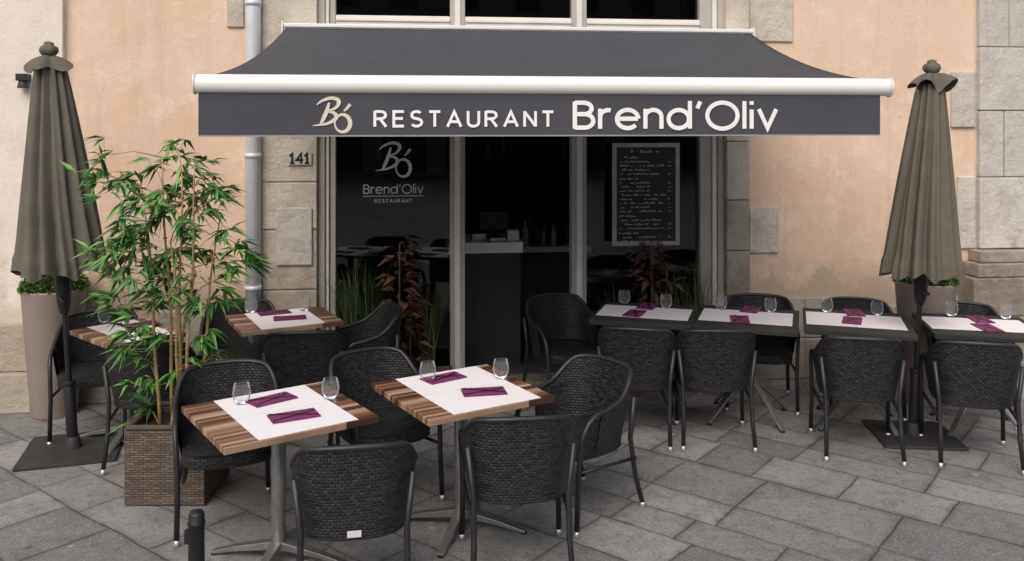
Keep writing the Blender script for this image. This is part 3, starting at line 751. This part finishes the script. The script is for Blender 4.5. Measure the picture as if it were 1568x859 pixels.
# ---------------------------------------------------------------- bamboo
bx,by=-2.0,5.30
pe=empty('potted_bamboo',(bx,by,0))
k=MB()
h=.45
k.box(-.23,.23,-.23,-.21,.01,h,'basket');k.box(-.23,.23,.21,.23,.01,h,'basket');k.box(-.23,-.21,-.2095,.2095,.01,h,'basket');k.box(.21,.23,-.2095,.2095,.01,h,'basket')
k.box(-.209,.209,-.209,.209,.01,h-.05,'soil')
for a,b_ in (((-.22,-.22),(.22,-.22)),((.22,-.22),(.22,.22)),((.22,.22),(-.22,.22)),((-.22,.22),(-.22,-.22))):
    k.tube([(a[0],a[1],h),(b_[0],b_[1],h)],.017,'basket',8)
mk('wicker_basket',k,parent=pe)
st_=MB(); lf=MB(); rb2=random.Random(11)
canes=[]
for (px,tx,tz) in ((-.12,-.22,1.75),(-.06,-.10,2.0),(.0,.0,1.9),(.06,.10,1.98),(.11,.2,1.6),(.03,-.02,1.5),(-.02,.05,1.3)):
    oy=rb2.uniform(-.08,.08); ty=rb2.uniform(-.18,.18)
    pts=[(px+(tx-px)*(t**1.4)+.008*math.sin(9*t+px*40),oy+(ty-oy)*t,.38+(tz-.38)*t) for t in [i/10 for i in range(11)]]
    canes.append(pts); st_.tube(pts,[.0125-.008*i/10 for i in range(11)],'cane',8)
    for p in pts[1:9:1]: st_.tube([(p[0],p[1],p[2]-.004),(p[0],p[1],p[2]+.004)],.0135,'cane',8)
cl_=[(272,232),(300,245),(285,262),(314,275),(335,290),(160,238),(140,258),(182,262),(160,280),(215,285),(240,300),(200,318),
 (262,290),(300,310),(320,330),(245,330),(215,345),(275,345),(345,300),(168,380),(150,392),(190,400),(372,378),(385,400),(350,410),(322,385),
 (225,380),(255,390),(290,385),(165,425),(185,445),(215,430),(250,430),(290,430),(330,430),(200,475),(235,470),(310,465),(345,455),(160,455),
 (215,510),(245,515),(310,515),(225,555),(290,560),(318,575),(215,590),(275,590),(225,625),(300,610),(335,545),(185,350),(235,260),(340,345),(270,410),(235,410),
 (205,365),(300,360),(205,300),(255,312),(225,450),(265,452),(190,500),(205,535)]
for (px,py) in cl_:
    yy=by+rb2.uniform(-.28,.28)*(1 if py<520 else .6); s_=FPX/yy
    p=Vector(((px-CX)/s_-bx,yy-by,CH-(py-HY)/s_))
    best=None
    for cpts in canes:
        for q in cpts:
            q=Vector(q); d=(q-p).length+ (0.6 if q.z>p.z+.02 else 0)+rb2.uniform(0,.05)
            if best is None or d<best[0]: best=(d,q)
    q=best[1]; mid=(q+p)/2+Vector((0,0,.03)); st_.tube([q,mid,p],[.004,.003,.002],'cane',5)
    out=(p-q); out.z=0
    if out.length<.02: out=Vector((rb2.uniform(-1,1),rb2.uniform(-1,1),0))
    out.normalize()
    for _ in range(rb2.randint(4,6)):
        o=p+Vector((rb2.gauss(0,.040),rb2.gauss(0,.05),rb2.gauss(0,.033)))
        hd=(out*.9+Vector((rb2.gauss(0,.6),rb2.gauss(0,.6),rb2.uniform(-.35,.5)))).normalized()
        st_.tube([p,o],.0016,'cane',4)
        for l_ in range(rb2.randint(5,7)):
            a=rb2.uniform(-1.0,1.0); dd=Matrix.Rotation(a,3,'Z')@hd+Vector((0,0,rb2.uniform(-.45,.3)))
            lf.leaf(o-hd*rb2.uniform(0,.03),dd,rb2.uniform(.09,.165),rb2.uniform(.019,.031),'leaf',rb2.uniform(.1,.5))
mk('canes',st_,parent=pe); mk('foliage',lf,parent=pe)
# ---------------------------------------------------------------- window planters
def tuft(mb,x,y,z,n,H_,sp,k='grassm'):
    for i in range(n):
        a=random.uniform(0,6.283); q=random.uniform(.3,1)*sp; h_=H_*random.uniform(.6,1)
        d=Vector((math.cos(a),math.sin(a)*.35,0)); pts=[]; b0=Vector((random.uniform(-.05,.05),random.uniform(-.03,.03),0))
        for j in range(6):
            t=j/5; pts.append(Vector((x,y,z))+b0+d*(q*t*t+.03*t)+Vector((0,0,h_*(t-.25*t**3))))
        s_=Vector((-d.y,d.x,0)).normalized()+Vector((.6,0,0)); s_=s_.normalized()*.0055; vs=[]
        for j,p in enumerate(pts): vs+=[p-s_*(1-j/5.2),p+s_*(1-j/5.2)]
        mb.add(vs,[(2*j,2*j+1,2*j+3,2*j+2) for j in range(5)],k)
def redplant(mb,x,y,z,H_,n):
    for i in range(n):
        t=random.random()**.7; hz=z+H_*t; a=random.uniform(0,6.283); r=.03+.06*random.random()
        p=(x+math.cos(a)*r,y+math.sin(a)*r*.6,hz)
        mb.leaf(p,(math.cos(a),math.sin(a)*.6,random.uniform(-.3,.7)),random.uniform(.09,.16),random.uniform(.035,.06),'redleaf',.4)
    mb.tube([(x,y,z),(x,y,z+H_)],.006,'terra',6)
def wplanter(px0,px1,name,grs,reds,zt=.22):
    a,b_=U(px0),U(px1); m=MB(); y0,y1=-.26,-.06
    e=empty(name,FL,TH)
    m.box(a,b_,y0,y0+.02,.004,zt,'terra');m.box(a,b_,y1-.02,y1,.004,zt,'terra');m.box(a,a+.02,y0+.02,y1-.02,.004,zt,'terra');m.box(b_-.02,b_,y0+.02,y1-.02,.004,zt,'terra')
    m.box(a+.02,b_-.02,y0+.02,y1-.02,.004,zt-.03,'soil'); m.box(a-.01,b_+.01,y0-.01,y0+.0,zt-.05,zt-.01,'terra')
    mk('trough',m,parent=e,bevel=.004)
    q=MB()
    for px,n,H_,sp in grs: tuft(q,U(px),-.16,zt-.03,n,H_,sp)
    for px,H_,n in reds: redplant(q,U(px),-.16,zt-.03,H_,n)
    mk('plants',q,parent=e)
wplanter(515,692,'window_planter',[(540,150,1.3,.42),(565,130,1.25,.4),(655,100,1.0,.26)],[(612,1.05,130),(628,.6,60)])
wplanter(905,1075,'window_planter',[(1062,150,1.25,.40),(1035,90,1.15,.34),(940,100,1.0,.30)],[(990,1.05,130),(1012,.85,60)])
m=MB(); x,y=-1.385,3.87
m.lathe([(0,.002),(.06,.002),(.06,.02),(.036,.03),(.034,.44),(.038,.445),(.038,.455),(.034,.46),(.034,.49),(.028,.50),(0,.502)],'black',24); m.box(-.05,-.03,-.012,.012,.36,.42,'black')
mk('black_bollard',m,(x,y,0))
# ---------------------------------------------------------------- world, sun, camera
sc=bpy.context.scene
wd=bpy.data.worlds.new('World'); sc.world=wd; wd.use_nodes=True; nt=wd.node_tree
sky=nt.nodes.new('ShaderNodeTexSky'); sky.sky_type='NISHITA'; sky.sun_disc=False
el=math.radians(47); az=math.radians(196)
sky.sun_elevation=el; sky.sun_rotation=az; sky.dust_density=5; sky.air_density=1.0; sky.ozone_density=1.0
bg=nt.nodes['Background']; bg.inputs['Strength'].default_value=0.15; nt.links.new(sky.outputs[0],bg.inputs[0])
sd=bpy.data.lights.new('sun','SUN'); sd.energy=1.5; sd.angle=math.radians(55); sd.color=(1,.975,.95)
so=bpy.data.objects.new('sun',sd); sc.collection.objects.link(so)
d=Vector((math.sin(az)*math.cos(el),math.cos(az)*math.cos(el),math.sin(el)))
so.rotation_euler=d.to_track_quat('Z','Y').to_euler(); so.location=(0,-5,10)
cam=bpy.data.cameras.new('camera'); co=bpy.data.objects.new('camera',cam); sc.collection.objects.link(co)
co.location=(0,0,CH); co.rotation_euler=(math.radians(90),0,0)
cam.sensor_width=36; cam.lens=FPX/1568*36; cam.shift_y=-(429.5-HY)/1568; cam.clip_end=500; cam.clip_start=.05
sc.camera=co
sc.view_settings.view_transform='Standard'; sc.view_settings.look='None'; sc.view_settings.exposure=0
